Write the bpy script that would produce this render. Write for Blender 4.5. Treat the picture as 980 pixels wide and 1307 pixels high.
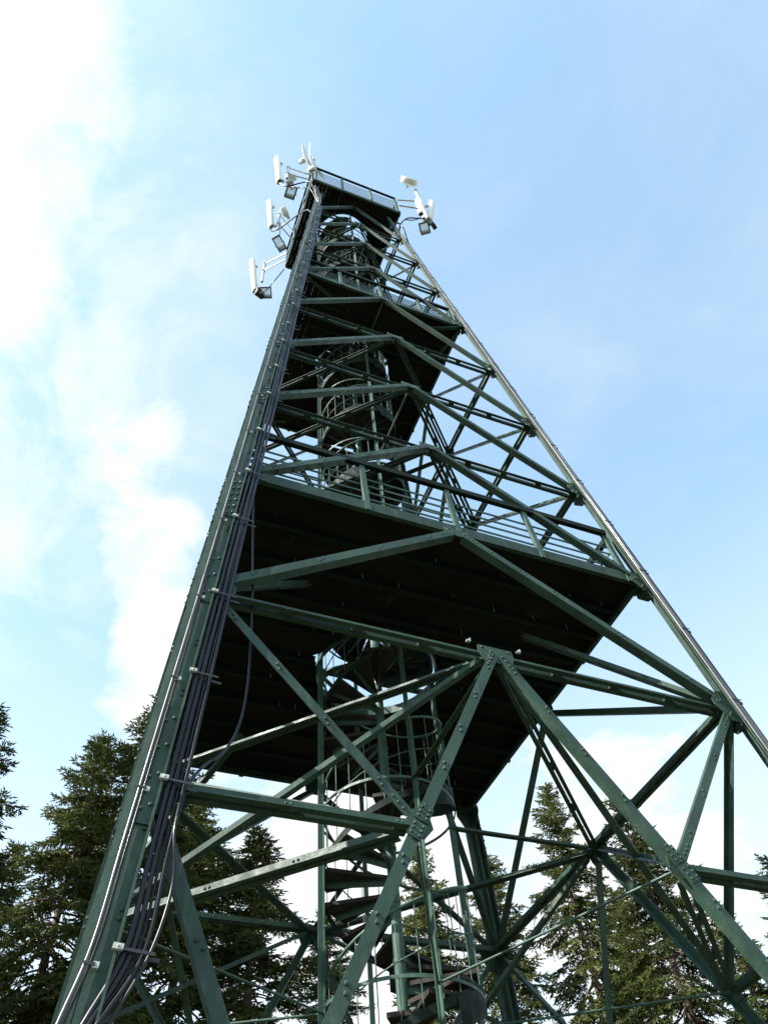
import bpy, math, random
import numpy as np
from mathutils import Vector, Matrix

random.seed(7)
rng = np.random.default_rng(11)
scene = bpy.context.scene
for o in list(bpy.data.objects):
    bpy.data.objects.remove(o)
C = scene.collection
R_ = math.radians
S = 2.75                      # metres per half width of the first platform
K = 0.0785                    # taper of the tower
CAMU = Vector((-1.272, -2.846, -2.756))
Z0 = 1.6 - CAMU.z * S         # height of the first platform above ground

# ---------------------------------------------------------------- camera
yaw, pit, rol = 0.467, 0.931, -0.117
cyw, syw, cp, sp = math.cos(yaw), math.sin(yaw), math.cos(pit), math.sin(pit)
fwd = Vector((syw*cp, cyw*cp, sp)); rgt = Vector((cyw, -syw, 0)); upv = rgt.cross(fwd)
r2 = rgt*math.cos(rol) + upv*math.sin(rol)
u2 = -rgt*math.sin(rol) + upv*math.cos(rol)
cam = bpy.data.cameras.new('camera'); camo = bpy.data.objects.new('camera', cam); C.objects.link(camo)
m = Matrix((r2, u2, -fwd)).transposed().to_4x4()
m.translation = Vector((CAMU.x*S, CAMU.y*S, 1.6))
camo.matrix_world = m
cam.sensor_fit = 'HORIZONTAL'; cam.sensor_width = 36; cam.lens = 36*1000.4/980
cam.shift_x = -2.1/980; cam.shift_y = -0.7/980
cam.clip_start = 0.05; cam.clip_end = 5000
scene.camera = camo

# ---------------------------------------------------------------- light
SUN_AZ, SUN_EL = -97.0, 42.0          # azimuth from +Y towards +X, degrees
SKY_STRENGTH = 0.15
sdir = Vector((math.sin(R_(SUN_AZ))*math.cos(R_(SUN_EL)), math.cos(R_(SUN_AZ))*math.cos(R_(SUN_EL)), math.sin(R_(SUN_EL))))
sun = bpy.data.lights.new('sun', 'SUN'); suno = bpy.data.objects.new('sun', sun); C.objects.link(suno)
sun.energy = 4.6; sun.angle = R_(0.5); sun.color = (1.0, 0.95, 0.87)
suno.rotation_euler = sdir.to_track_quat('Z', 'Y').to_euler()
suno.location = (-20, 0, 40)

scene.view_settings.view_transform = 'Standard'
scene.view_settings.look = 'None'
scene.view_settings.exposure = 1.55
scene.view_settings.gamma = 1.0

world = bpy.data.worlds.new('World'); scene.world = world; world.use_nodes = True
nt = world.node_tree; N = nt.nodes; L = nt.links
N.clear()
def nd(tree, typ, **kw):
    n = tree.nodes.new(typ)
    for k, v in kw.items(): setattr(n, k, v)
    return n
def math_(tree, op, a, b=None, clamp=False):
    n = tree.nodes.new('ShaderNodeMath'); n.operation = op; n.use_clamp = clamp
    for i, v in enumerate((a, b)):
        if v is None: continue
        if isinstance(v, (int, float)): n.inputs[i].default_value = v
        else: tree.links.new(v, n.inputs[i])
    return n.outputs[0]
def maprange(tree, v, a, b, c=0., d=1., smooth=True):
    n = tree.nodes.new('ShaderNodeMapRange'); n.clamp = True
    if smooth: n.interpolation_type = 'SMOOTHSTEP'
    tree.links.new(v, n.inputs[0])
    for i, x in enumerate((a, b, c, d)): n.inputs[1+i].default_value = x
    return n.outputs[0]
sky = nd(nt, 'ShaderNodeTexSky', sky_type='NISHITA', sun_disc=False, sun_elevation=R_(SUN_EL), sun_rotation=R_(SUN_AZ),
         air_density=1.0, dust_density=0.7, ozone_density=1.2, altitude=700)
tc = nd(nt, 'ShaderNodeTexCoord')
gen = tc.outputs['Generated']
sepw = nd(nt, 'ShaderNodeSeparateXYZ'); L.new(gen, sepw.inputs[0])
# clouds lie on a flat layer overhead: direction divided by its height
zc = math_(nt, 'MAXIMUM', sepw.outputs[2], 0.03)
cu = nd(nt, 'ShaderNodeCombineXYZ')
L.new(math_(nt, 'DIVIDE', sepw.outputs[0], zc), cu.inputs[0]); L.new(math_(nt, 'DIVIDE', sepw.outputs[1], zc), cu.inputs[1])
def noise(tree, vec, scale, detail=6, rough=.55, dist=0., typ='FBM'):
    n = tree.nodes.new('ShaderNodeTexNoise'); n.noise_dimensions = '3D'
    try: n.noise_type = typ
    except Exception: pass
    if vec is not None: tree.links.new(vec, n.inputs['Vector'])
    n.inputs['Scale'].default_value = scale; n.inputs['Detail'].default_value = detail
    n.inputs['Roughness'].default_value = rough; n.inputs['Distortion'].default_value = dist
    return n.outputs['Fac']
n1 = noise(nt, cu.outputs[0], 5.0, 10, .62, .35)
n2 = noise(nt, cu.outputs[0], 1.1, 4, .5, .3)
def blob(d, width):
    v = nd(nt, 'ShaderNodeVectorMath', operation='DOT_PRODUCT')
    nrm = nd(nt, 'ShaderNodeVectorMath', operation='NORMALIZE'); L.new(gen, nrm.inputs[0]); L.new(nrm.outputs[0], v.inputs[0])
    dd = Vector(d).normalized(); v.inputs[1].default_value = dd
    return maprange(nt, v.outputs['Value'], math.cos(R_(width)), 1.0)
CLOUDS = [((-.337, .25, .90), 18, .72), ((-.42, .42, .80), 16, .36), ((-.24, .47, .85), 9, .18), ((-.10, .52, .84), 8, .26), ((-.03, .58, .81), 8, .32), ((.03, .68, .74), 7.5, .44), ((.06, .755, .655), 7.0, .60),
          ((-.62, .45, .64), 24, .35), ((.50, .74, .44), 18, .46), ((.24, .85, .46), 15, .60), ((.69, .60, .40), 18, .26)]
acc = math_(nt, 'ADD', math_(nt, 'MULTIPLY', n1, 1.15), math_(nt, 'MULTIPLY', n2, .30))
for d, wd, s in CLOUDS:
    if s: acc = math_(nt, 'ADD', acc, math_(nt, 'MULTIPLY', blob(d, wd), s))
cl = maprange(nt, acc, .88, 1.42)
thin = math_(nt, 'ADD', math_(nt, 'MULTIPLY', maprange(nt, noise(nt, cu.outputs[0], 2.2, 8, .6, .3), .35, .80), .24), .15)
low = maprange(nt, sepw.outputs[2], .90, .32, .04, .66)
wisps = noise(nt, cu.outputs[0], 3.4, 9, .66, .8)
left_veil = math_(nt, 'MULTIPLY', math_(nt, 'MULTIPLY', blob((-.40, .44, .80), 34), .78), maprange(nt, wisps, .36, .66, .12, .85))
veil = math_(nt, 'MAXIMUM', math_(nt, 'ADD', thin, left_veil), low)
cover = math_(nt, 'MAXIMUM', cl, veil, clamp=True)
mixc = nd(nt, 'ShaderNodeMix', data_type='RGBA')
L.new(cover, mixc.inputs[0]); 
gain = nd(nt, 'ShaderNodeMix', data_type='RGBA', blend_type='MULTIPLY'); gain.inputs[0].default_value = 1
L.new(sky.outputs[0], gain.inputs[6]); gain.inputs[7].default_value = (1.07, 1.27, 1.07, 1)
L.new(gain.outputs[2], mixc.inputs[6]); mixc.inputs[7].default_value = (2.55, 2.62, 2.66, 1)
bg = nd(nt, 'ShaderNodeBackground'); bg.inputs[1].default_value = SKY_STRENGTH
L.new(mixc.outputs[2], bg.inputs[0])
wo = nd(nt, 'ShaderNodeOutputWorld'); L.new(bg.outputs[0], wo.inputs[0])

# ---------------------------------------------------------------- materials
def mat(name, base, rough=.5, metal=0., var=.25, vscale=3., spots=None, spotscale=9., spotamt=.62, bump=.0, bumpscale=60., spec=.5, coat=0., trans=0., fade=None):
    mt = bpy.data.materials.new(name); mt.use_nodes = True
    t = mt.node_tree; b = t.nodes['Principled BSDF']
    tcn = t.nodes.new('ShaderNodeTexCoord'); geo = t.nodes.new('ShaderNodeNewGeometry')
    pos = geo.outputs['Position']
    nz = noise(t, pos, vscale, 6, .6)
    r = t.nodes.new('ShaderNodeMix'); r.data_type = 'RGBA'
    lo = tuple(c*(1-var) for c in base)+(1,); hi = tuple(min(1, c*(1+var)) for c in base)+(1,)
    t.links.new(maprange(t, nz, .3, .7), r.inputs[0]); r.inputs[6].default_value = lo; r.inputs[7].default_value = hi
    out = r.outputs[2]
    if spots:
        s = maprange(t, noise(t, pos, spotscale, 8, .7, .4), spotamt, spotamt+.07)
        r3 = t.nodes.new('ShaderNodeMix'); r3.data_type = 'RGBA'
        t.links.new(s, r3.inputs[0]); t.links.new(out, r3.inputs[6]); r3.inputs[7].default_value = spots+(1,)
        out = r3.outputs[2]
    if fade:
        f3 = t.nodes.new('ShaderNodeMix'); f3.data_type = 'RGBA'
        sc = t.nodes.new('ShaderNodeVectorMath'); sc.operation = 'MULTIPLY'; t.links.new(pos, sc.inputs[0]); sc.inputs[1].default_value = (1, 1, .22)
        t.links.new(maprange(t, noise(t, sc.outputs[0], 11, 8, .7), .48, .78, 0, .75), f3.inputs[0]); t.links.new(out, f3.inputs[6]); f3.inputs[7].default_value = fade+(1,)
        out = f3.outputs[2]
    t.links.new(out, b.inputs['Base Color'])
    t.links.new(maprange(t, noise(t, pos, vscale*4, 4), .3, .7, max(.05, rough-.12), min(1, rough+.15)), b.inputs['Roughness'])
    b.inputs['Metallic'].default_value = metal
    b.inputs['Specular IOR Level'].default_value = spec
    b.inputs['Coat Weight'].default_value = coat
    if bump:
        bn = t.nodes.new('ShaderNodeBump'); bn.inputs['Strength'].default_value = bump; bn.inputs['Distance'].default_value = .01
        t.links.new(noise(t, pos, bumpscale, 5, .6), bn.inputs['Height']); t.links.new(bn.outputs[0], b.inputs['Normal'])
    return mt
GREEN = mat('green_paint', (.018, .043, .0305), .55, var=.36, vscale=1.7, spots=(.050, .030, .016), spotscale=7, spotamt=.625, bump=.3, fade=(.060, .088, .070), bumpscale=40, spec=.35)
GREEN2 = mat('green_paint_rails', (.032, .068, .052), .52, var=.3, vscale=3.2, spots=(.06, .04, .025), spotscale=9, spotamt=.70, bump=.1, spec=.35)
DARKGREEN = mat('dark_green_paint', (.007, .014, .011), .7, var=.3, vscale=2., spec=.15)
BOLT = mat('bolt_steel', (.02, .034, .028), .4, metal=.3)
GALV = mat('galvanised_steel', (.55, .56, .57), .38, metal=.75, var=.18, vscale=14, bump=.1)
WHITE = mat('white_plastic', (.80, .80, .79), .35, var=.05, vscale=5)
GREYP = mat('grey_plastic', (.42, .43, .44), .45, var=.1, vscale=6)
BLACK = mat('black_plastic', (.02, .02, .023), .4, var=.2)
CABLE = mat('cable_jacket', (.007, .007, .011), .30, var=.15, vscale=.8, spec=.28)
CABLEG = mat('grey_cable_jacket', (.085, .085, .09), .36, metal=.1, var=.15, vscale=.8, spec=.5)
CLAMP = mat('clamp_plastic', (.40, .42, .40), .5, var=.1)
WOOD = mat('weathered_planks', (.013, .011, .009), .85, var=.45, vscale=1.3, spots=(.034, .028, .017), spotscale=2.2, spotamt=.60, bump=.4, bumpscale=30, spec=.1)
TREADW = mat('tread_planks', (.030, .027, .023), .8, var=.35, vscale=5, spots=(.065, .058, .048), spotscale=7, spotamt=.62, bump=.4, bumpscale=40, spec=.15)
GLASS = mat('lamp_glass', (.62, .68, .74), .12, var=.05, spec=.8)
GLASS.node_tree.nodes['Principled BSDF'].inputs['Alpha'].default_value = .35
CONC = mat('concrete', (.32, .31, .29), .85, var=.2, bump=.3)
BARK = mat('spruce_bark', (.085, .058, .042), .9, var=.4, vscale=9, spots=(.16, .12, .09), spotscale=14, spotamt=.60, bump=.8, bumpscale=25)
CONE = mat('spruce_cone', (.13, .07, .035), .7, var=.3, vscale=20)
def needles(name, base, hi):
    mt = bpy.data.materials.new(name); mt.use_nodes = True
    t = mt.node_tree; b = t.nodes['Principled BSDF']
    geo = t.nodes.new('ShaderNodeNewGeometry'); oi = t.nodes.new('ShaderNodeObjectInfo')
    mx = t.nodes.new('ShaderNodeMix'); mx.data_type = 'RGBA'
    a = math_(t, 'ADD', math_(t, 'MULTIPLY', noise(t, geo.outputs['Position'], 1.3, 5, .7), .7), math_(t, 'MULTIPLY', geo.outputs['Random Per Island'], .38))
    a = math_(t, 'ADD', a, math_(t, 'MULTIPLY', oi.outputs['Random'], .12))
    t.links.new(maprange(t, a, .38, .82), mx.inputs[0])
    mx.inputs[6].default_value = base+(1,); mx.inputs[7].default_value = hi+(1,)
    t.links.new(mx.outputs[2], b.inputs['Base Color']); b.inputs['Roughness'].default_value = .62
    b.inputs['Specular IOR Level'].default_value = .3
    tr = t.nodes.new('ShaderNodeBsdfTranslucent'); ms = t.nodes.new('ShaderNodeMixShader'); ms.inputs[0].default_value = .22
    t.links.new(mx.outputs[2], tr.inputs[0])
    t.links.new(b.outputs[0], ms.inputs[1]); t.links.new(tr.outputs[0], ms.inputs[2])
    t.links.new(ms.outputs[0], t.nodes['Material Output'].inputs['Surface'])
    return mt
NEEDLE = needles('spruce_needles', (.018, .038, .013), (.165, .190, .045))

# ---------------------------------------------------------------- mesh helpers
class MB:
    def __init__(s): s.v = []; s.f = []; s.sm = []
    def add(s, vs, fs, smooth=False):
        b = len(s.v); s.v += [tuple(q) for q in vs]; s.f += [tuple(b+i for i in f) for f in fs]; s.sm += [smooth]*len(fs)
    def prism(s, poly, org, ex, ey, axis, caps=True):
        n = len(poly)
        lo = [org + ex*a + ey*b for a, b in poly]; hi = [q + axis for q in lo]
        fs = [(i, (i+1) % n, n+(i+1) % n, n+i) for i in range(n)]
        if caps: fs += [tuple(range(n-1, -1, -1)), tuple(range(n, 2*n))]
        s.add(lo+hi, fs)
    def box(s, c, ex, ey, ez, hx, hy, hz):
        s.prism([(-hx, -hy), (hx, -hy), (hx, hy), (-hx, hy)], c - ez*hz, ex, ey, ez*2*hz)
    def tube(s, pts, r, n=8, caps=True):
        pts = [Vector(p) for p in pts]; rings = []
        t0 = (pts[1]-pts[0]).normalized()
        a = t0.orthogonal().normalized()
        for i, p in enumerate(pts):
            t = (pts[min(i+1, len(pts)-1)] - pts[max(i-1, 0)]).normalized()
            a = (a - t*a.dot(t)).normalized(); b = t.cross(a)
            rr = r[i] if isinstance(r, (list, tuple)) else r
            rings.append([p + (a*math.cos(2*math.pi*j/n) + b*math.sin(2*math.pi*j/n))*rr for j in range(n)])
        vs = [q for rg in rings for q in rg]
        fs = [(i*n+j, i*n+(j+1) % n, (i+1)*n+(j+1) % n, (i+1)*n+j) for i in range(len(pts)-1) for j in range(n)]
        s.add(vs, fs, True)
        if caps:
            k = len(pts)-1
            s.add(rings[0], [tuple(range(n-1, -1, -1))]); s.add(rings[k], [tuple(range(n))])
    def sweep(s, pts, ups, w, h):
        # flat bar swept along pts; ups = width direction, h across
        pts = [Vector(p) for p in pts]; rings = []
        for i, p in enumerate(pts):
            t = (pts[min(i+1, len(pts)-1)] - pts[max(i-1, 0)]).normalized()
            u = ups[i] if isinstance(ups, list) else ups
            u = (u - t*u.dot(t)).normalized(); b = t.cross(u)
            rings.append([p+u*w/2+b*h/2, p-u*w/2+b*h/2, p-u*w/2-b*h/2, p+u*w/2-b*h/2])
        vs = [q for rg in rings for q in rg]; n = 4
        fs = [(i*n+j, i*n+(j+1) % n, (i+1)*n+(j+1) % n, (i+1)*n+j) for i in range(len(pts)-1) for j in range(n)]
        fs += [(0, 1, 2, 3)[::-1], tuple((len(pts)-1)*n+j for j in range(4))]
        s.add(vs, fs)
    def bolt(s, p, n, r=.016, h=.016):
        n = n.normalized(); a = n.orthogonal().normalized(); b = n.cross(a)
        ring = lambda rr, z: [p + n*z + (a*math.cos(k*math.pi/3) + b*math.sin(k*math.pi/3))*rr for k in range(6)]
        vs = ring(r, 0)+ring(r*.95, h*.55)+ring(r*.5, h)
        fs = [(k, (k+1) % 6, 6+(k+1) % 6, 6+k) for k in range(6)]+[(6+k, 6+(k+1) % 6, 12+(k+1) % 6, 12+k) for k in range(6)]+[tuple(range(12, 18))]
        s.add(vs, fs)
    def mesh(s, name, m_):
        me = bpy.data.meshes.new(name); me.from_pydata(s.v, [], s.f); me.materials.append(m_)
        if any(s.sm): me.polygons.foreach_set('use_smooth', s.sm)
        me.update(); return me
    def obj(s, name, m_, parent=None, kind=None, label=None):
        o = bpy.data.objects.new(name, s.mesh(name, m_)); C.objects.link(o)
        if parent is not None: o.parent = parent
        if kind: o['kind'] = kind
        if label: o['label'] = label
        return o
def thing(o, label, cat, group=None):
    o['label'] = label; o['category'] = cat
    if group: o['group'] = group
    return o
def empty(name, loc=(0, 0, 0)):
    o = bpy.data.objects.new(name, None); C.objects.link(o); o.location = loc; o.empty_display_size = .3
    return o
def W3(x, y, z): return Vector((x*S, y*S, z*S+Z0))       # tower units -> metres
def hw(z): return 1-K*z
V = Vector

# ---------------------------------------------------------------- the ground
me = MB()
n_ = 90; rad = [0, 6, 12, 20, 35, 60, 110, 220, 450, 900, 2000]
gv = [(0, 0, 0)]; gf = []
for i, r in enumerate(rad[1:]):
    for j in range(n_):
        a = 2*math.pi*j/n_
        gv.append((r*math.cos(a), r*math.sin(a), (rng.random()-.5)*.12*min(r, 40)/10 if 12 < r < 900 else 0))
for j in range(n_): gf.append((0, 1+j, 1+(j+1) % n_))
for i in range(len(rad)-2):
    b = 1+i*n_
    for j in range(n_): gf.append((b+j, b+n_+j, b+n_+(j+1) % n_, b+(j+1) % n_))
me.add(gv, gf)
GROUND = mat('forest_floor', (.060, .052, .030), .95, var=.5, vscale=.8, spots=(.045, .075, .022), spotscale=1.1, spotamt=.5, bump=.8, bumpscale=4)
g = me.obj('ground', GROUND, kind='structure')

# ---------------------------------------------------------------- the tower
tower = empty('lattice_tower', (0, 0, 0))
thing(tower, 'tall green steel lattice lookout tower with spiral stair, dark platforms and railed top deck', 'tower')
_j = [0]
def jit():
    _j[0] = (_j[0]+1) % 7
    return _j[0]*.0009
def frame(p0, p1, n):
    a = (p1-p0); ln = a.length; a = a/ln
    n = (n - a*n.dot(a)).normalized(); b = n.cross(a)
    return a, b, n, ln
def angle(name, p0, p1, n, w, d, t=.011, off=.036, trim=(.0, .0), flip=False, bolts=.55, m_=None, parent=tower, br=.014, label=None):
    """L section: one flange in the face (normal n), the other turned inwards along one edge"""
    a, b, n, ln = frame(p0, p1, n)
    if flip: b = -b
    off = off + jit()
    o = p0 + a*trim[0] + n*off; L_ = ln-trim[0]-trim[1]
    mb = MB()
    poly = [(-w/2, 0), (w/2, 0), (w/2, -t), (-w/2+t, -t), (-w/2+t, -d), (-w/2, -d)]
    if flip: poly = poly[::-1]
    mb.prism(poly, o, b, n, a*L_)
    if bolts:
        k = max(1, int(L_/bolts))
        for i in range(k):
            q = o + a*(L_*(i+.5)/k)
            for s in (-.028, .028): mb.bolt(q + a*s + b*(w*.06+s*.35), n, br, br*.9)
        for e in (.06, .12, .18):
            for q in (o+a*e, o+a*(L_-e)): mb.bolt(q + b*w*.08, n, br, br*.9)
    return mb.obj(name, m_ or GREEN, parent, label=label)
def double(name, p0, p1, n, h=.10, leg=.065, gap=.045, t=.010, off=-.07, trim=(0, 0), m_=None, parent=tower, sp=.62, dz=0.):
    a, b, n, ln = frame(p0, p1, n)
    if b.z < 0: b = -b
    off = off + jit(); o = p0 + a*trim[0] + n*off + b*dz; L_ = ln-trim[0]-trim[1]
    mb = MB()
    for s in (1, -1):
        g2 = gap/2
        poly = [(-h/2, g2), (-h/2, g2+leg), (-h/2+t, g2+leg), (-h/2+t, g2+t), (h/2, g2+t), (h/2, g2)]
        poly = [(x, y*s) for x, y in poly]
        mb.prism(poly, o, b, n, a*L_)
    k = max(2, int(L_/sp))
    for i in range(k+1):
        c = o + a*(.06+(L_-.12)*i/k)
        mb.box(c, a, b, n, .05, h*.42, gap/2-.001)
        for s in (-.02, .02):
            for sg in (1, -1): mb.bolt(c+a*s+b*(.01)+n*sg*(gap/2+t), n*sg, .012, .012)
    return mb.obj(name, m_ or GREEN, parent)
def bar(name, p0, p1, r, parent=tower, m_=None, n=6):
    mb = MB(); mb.tube([p0, p1], r, n); return mb.obj(name, m_ or GREEN2, parent)
def rotk(p, k):
    for _ in range(k): p = Vector((-p.y, p.x, p.z))
    return p
ZL = dict(G=-3.28, Y=-1.585, A=-.791, B=0., C=.841, D=1.67, E=2.573, F=3.483, U=4.42, V=5.35, W=6.27, T=7.18)
FN = V((0, -1, K)).normalized()

# ---- legs (rotated copies about the axis)
CO = .075; LW = .19; LT = .018
def leg(k):
    z0, z1 = ZL['G'], 7.16
    p0 = W3(-hw(z0), -hw(z0), z0); p1 = W3(-hw(z1), -hw(z1), z1)
    a = (p1-p0).normalized()
    nf = (FN - a*FN.dot(a)).normalized(); b = nf.cross(a); b = b if b.x > 0 else -b      # towards +x
    ln = (p1-p0).length
    mb = MB()
    # star-shaped section: one angle faces outwards, a second one stands behind it
    fr = [(-.042, CO), (.062, CO), (.062, CO+.046), (.077, CO+.046), (.077, CO-LT), (-.042+LT, CO-LT), (-.042+LT, CO-.095), (-.042, CO-.095)]
    mb.prism(fr, p0, b, nf, a*ln)
    bk = [(-.050, .034), (-.118, .028), (-.118, -.085), (-.104, -.085), (-.104, .014), (-.050, .020)]
    mb.prism(bk, p0, b, nf, a*ln)
    wb = [(-.049, .030), (-.0425, .030), (-.0425, .012), (-.049, .012)]
    mb.prism(wb, p0, b, nf, a*ln)
    v = [rotk(V(q), k) for q in mb.v]; mb.v = [tuple(q) for q in v]
    o = mb.obj('leg', GREEN, tower)
    def at(z, bb, nn): return rotk(W3(-hw(z), -hw(z), z) + b*bb + nf*nn, k)
    R = lambda q: rotk(q, k)
    # splice plates
    for (za, zb, nb) in ((-2.75, -2.45, 5), (-1.72, -1.36, 4), (-.90, -.62, 3), (-.38, -.10, 6), (.70, .92, 3), (1.55, 1.78, 3), (2.45, 2.68, 3), (3.3, 3.62, 4), (4.3, 4.5, 3), (5.3, 5.5, 3)):
        for side in (0, 1):
            mbp = MB()
            pa = W3(-hw(za), -hw(za), za); pb = W3(-hw(zb), -hw(zb), zb)
            if side == 0: mbp.prism([(-.041, CO+.001), (.061, CO+.001), (.061, CO+.013), (-.041, CO+.013)], pa, b, nf, pb-pa)
            else: mbp.prism([(-.119, -.015), (-.119, -.080), (-.130, -.080), (-.130, -.015)], pa, b, nf, pb-pa)
            for i in range(nb):
                q = pa.lerp(pb, (i+.5)/nb)
                for s in (-.033, .033):
                    if side == 0: mbp.bolt(q + b*(.01+s*.8) + nf*(CO+.013) + a*s*.6, nf, .016, .016)
                    else: mbp.bolt(q + nf*(-.048+s*.7) - b*.130 + a*s*.6, -b, .016, .016)
            mbp.v = [tuple(R(V(q))) for q in mbp.v]
            mbp.obj('splice_plate', GREEN, o)
    # rivets between the plates
    mbr = MB(); z = -3.2
    while z < 7:
        q = W3(-hw(z), -hw(z), z)
        for s in (0, .055):
            mbr.bolt(q + b*(.042) + nf*CO + a*s, nf, .013, .013)
            mbr.bolt(q + nf*(-.06) - b*.118 + a*s, -b, .013, .013)
        z += .21
    mbr.v = [tuple(R(V(q))) for q in mbr.v]
    mbr.obj('rivet_row', BOLT, o, kind='stuff')
    foot = MB(); base = rotk(W3(-hw(z0), -hw(z0), z0), k)
    foot.prism([(-.45, -.45), (.45, -.45), (.45, .45), (-.45, .45)], V((base.x, base.y, -.4)), V((1, 0, 0)), V((0, 1, 0)), V((0, 0, .4+base.z+.02)))
    foot.obj('footing', CONC, tower)
    return o, at, (rotk(a, k), rotk(b, k), rotk(nf, k))
legs = [leg(k) for k in range(4)]

def gusset(name, c, n, pts, t=.011, off=.048, bolts=()):
    """plate: pts are (across, up) metres in the face"""
    ex = V((0, 0, 1)).cross(n).normalized(); ez = n.cross(ex)      # ex to the right seen from outside
    ex = -ex if ex.cross(ez).dot(n) < 0 else ex
    if ez.z < 0: ez = -ez; ex = -ex
    mb = MB(); o = c + n*(off-t)
    mb.prism(pts, o, ex, ez, n*t)
    for bx, bz in bolts: mb.bolt(c + ex*bx + ez*bz + n*off, n, .017, .016)
    return mb.obj(name, GREEN, tower)

order = ['Y', 'A', 'B', 'C', 'D', 'E', 'F', 'U', 'V', 'W', 'T']
def fp(x, z, k): return rotk(W3(x, -hw(z), z), k)       # point in face k
N1X = .429
zG = -3.12; zN2 = -2.34
for k in range(4):
    n = rotk(FN, k)
    big = k == 0
    # perimeter struts and K bracing
    for i, l in enumerate(order):
        z = ZL[l]; w = hw(z)
        if l == 'Y':
            for s in (-1, 1):
                double('strut', fp(s*w, z, k), fp(s*N1X, z, k), n, h=.085, leg=.055, gap=.03, off=-.02, trim=(.05, .05))
            continue
        if l in 'AC' or l in 'DEUVW':
            hh = .086 if l == 'A' else .072 if l in 'CD' else .075
            for s in (-1, 1):
                double('strut', fp(s*w, z, k), fp(0, z, k), n, h=hh, leg=hh*.62, gap=.04, off=-.07, trim=(.03, -.0 if s > 0 else .004), dz=.0)
        # V bracing from the middle of this level down to the legs a level below
        if l != 'A' and i >= 2:
            lo = ZL[order[i-1]]; wl = hw(lo)
            wd = {'B': .125, 'C': .11, 'D': .105, 'E': .10, 'F': .10}.get(l, .085)
            for s in (-1, 1):
                angle('diagonal_brace', fp(s*wl, lo, k), fp(0, z, k), n, wd*.80, wd*.88, trim=(.10, .10), flip=(s > 0), bolts=.75, br=.0125)
            gusset('gusset_plate', fp(0, z-.0, k), n, [(-.17, .04), (.17, .04), (.17, -.04), (.09, -.10), (-.09, -.10), (-.17, -.04)], off=.030,
                   bolts=[(-.13, -.01), (-.08, -.05), (.13, -.01), (.08, -.05)])
    # bottom panel
    zA = ZL['A']; zY = ZL['Y']; wA, wY = hw(zA), hw(zY)
    for s in (-1, 1):
        foot = fp(s*hw(zG)*.985, zG, k); mid = fp(0, zA, k)
        angle('diagonal_brace', foot, mid, n, .094, .092, t=.013, trim=(.1, .04), flip=(s > 0), bolts=.50, br=.017, off=.040)
        t1 = (zA-zY)/(zA-zG); N1 = mid.lerp(foot, t1); t2 = (zA-zN2)/(zA-zG); N2 = mid.lerp(foot, t2)
        legA, legY = fp(s*wA, zA, k), fp(s*wY, zY, k)
        angle('hip_brace', legA, N1, n, .085, .06, trim=(.12, .10), flip=(s < 0), bolts=.6, off=.022)
        angle('hip_brace', legY, N2, n, .092, .065, trim=(.10, .08), flip=(s > 0), bolts=.6, off=.024)
        angle('hip_brace', fp(s*hw(zN2), zN2, k), N2, n, .085, .06, trim=(.08, .08), bolts=.6, off=.020)
        pg = [(-.09, .10), (.03, .13), (.11, .02), (.11, -.09), (-.03, -.12), (-.11, -.03)]
        gusset('gusset_plate', N1, n, pg if s > 0 else [(-x, y) for x, y in pg][::-1], off=.026)
        # cover plate over the splice of the big diagonal
        a_ = (mid-foot).normalized()
        mb = MB(); bb = n.cross(a_); c = N1 - a_*.0
        for e, hl in ((-.085, .075), (.085, .075)):
            mb.box(c+a_*e+n*.053, a_, bb, n, hl, .058, .005)
            for i in (-1, 0, 1):
                for q in (-.034, .034): mb.bolt(c+a_*(e+i*.045)+bb*q+n*.058, n, .014, .014)
        mb.obj('splice_plate', GREEN, tower)
    gusset('gusset_plate', fp(0, zA, k), n, [(-.19, .05), (.19, .05), (.20, -.05), (.15, -.17), (-.15, -.17), (-.20, -.05)], off=.034,
           bolts=[(-.06-.018*j, -.03-.040*j) for j in range(4)]+[(.15, .02), (-.15, .02)])
    # brackets above the node
    mb = MB()
    c = fp(0, zA, k)
    exk = rotk(V((1, 0, 0)), k)
    for s in (-.27, .30):
        mb.box(c+exk*s+V((0, 0, .10))+n*.0, exk, n, V((0, 0, 1)), .022, .014, .008)
        mb.box(c+exk*(s+.018)+V((0, 0, .125))+n*.0, exk, n, V((0, 0, 1)), .006, .012, .012)
    mb.obj('bracket', GALV, tower)
    # gussets at legs
    for l in ('Y', 'A', 'B', 'C', 'D', 'E', 'F', 'U', 'V', 'W'):
        z = ZL[l]
        sc = 1.0 if l in 'YA' else .85 if l in 'BCD' else .65
        for s in (-1, 1):
            pl = [(0, .20), (.14, .17), (.26, .03), (.26, -.06), (.12, -.26), (0, -.28)]
            pl = [(x*sc, y*sc) for x, y in pl]
            if s > 0: pl = [(-x, y) for x, y in pl][::-1]
            gusset('gusset_plate', fp(s*hw(z), z, k), n, pl, off=.056, bolts=[(-s*.15*sc, .02), (-s*.20*sc, .0), (-s*.10*sc, -.15*sc), (-s*.13*sc, -.19*sc)])

# ---- plan bracing: diamonds joining the face middles
for l in ('A', 'C', 'D', 'E', 'U', 'V', 'W'):
    z = ZL[l]; w = hw(z)
    for k in range(4):
        p0, p1 = fp(0, z, k), fp(0, z, (k+1) % 4)
        double('plan_brace', p0, p1, V((0, 0, -1)).cross(p1-p0).normalized(), h=.062, leg=.045, gap=.022, off=0, trim=(.14, .14), sp=.9, dz=-.03)
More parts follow.
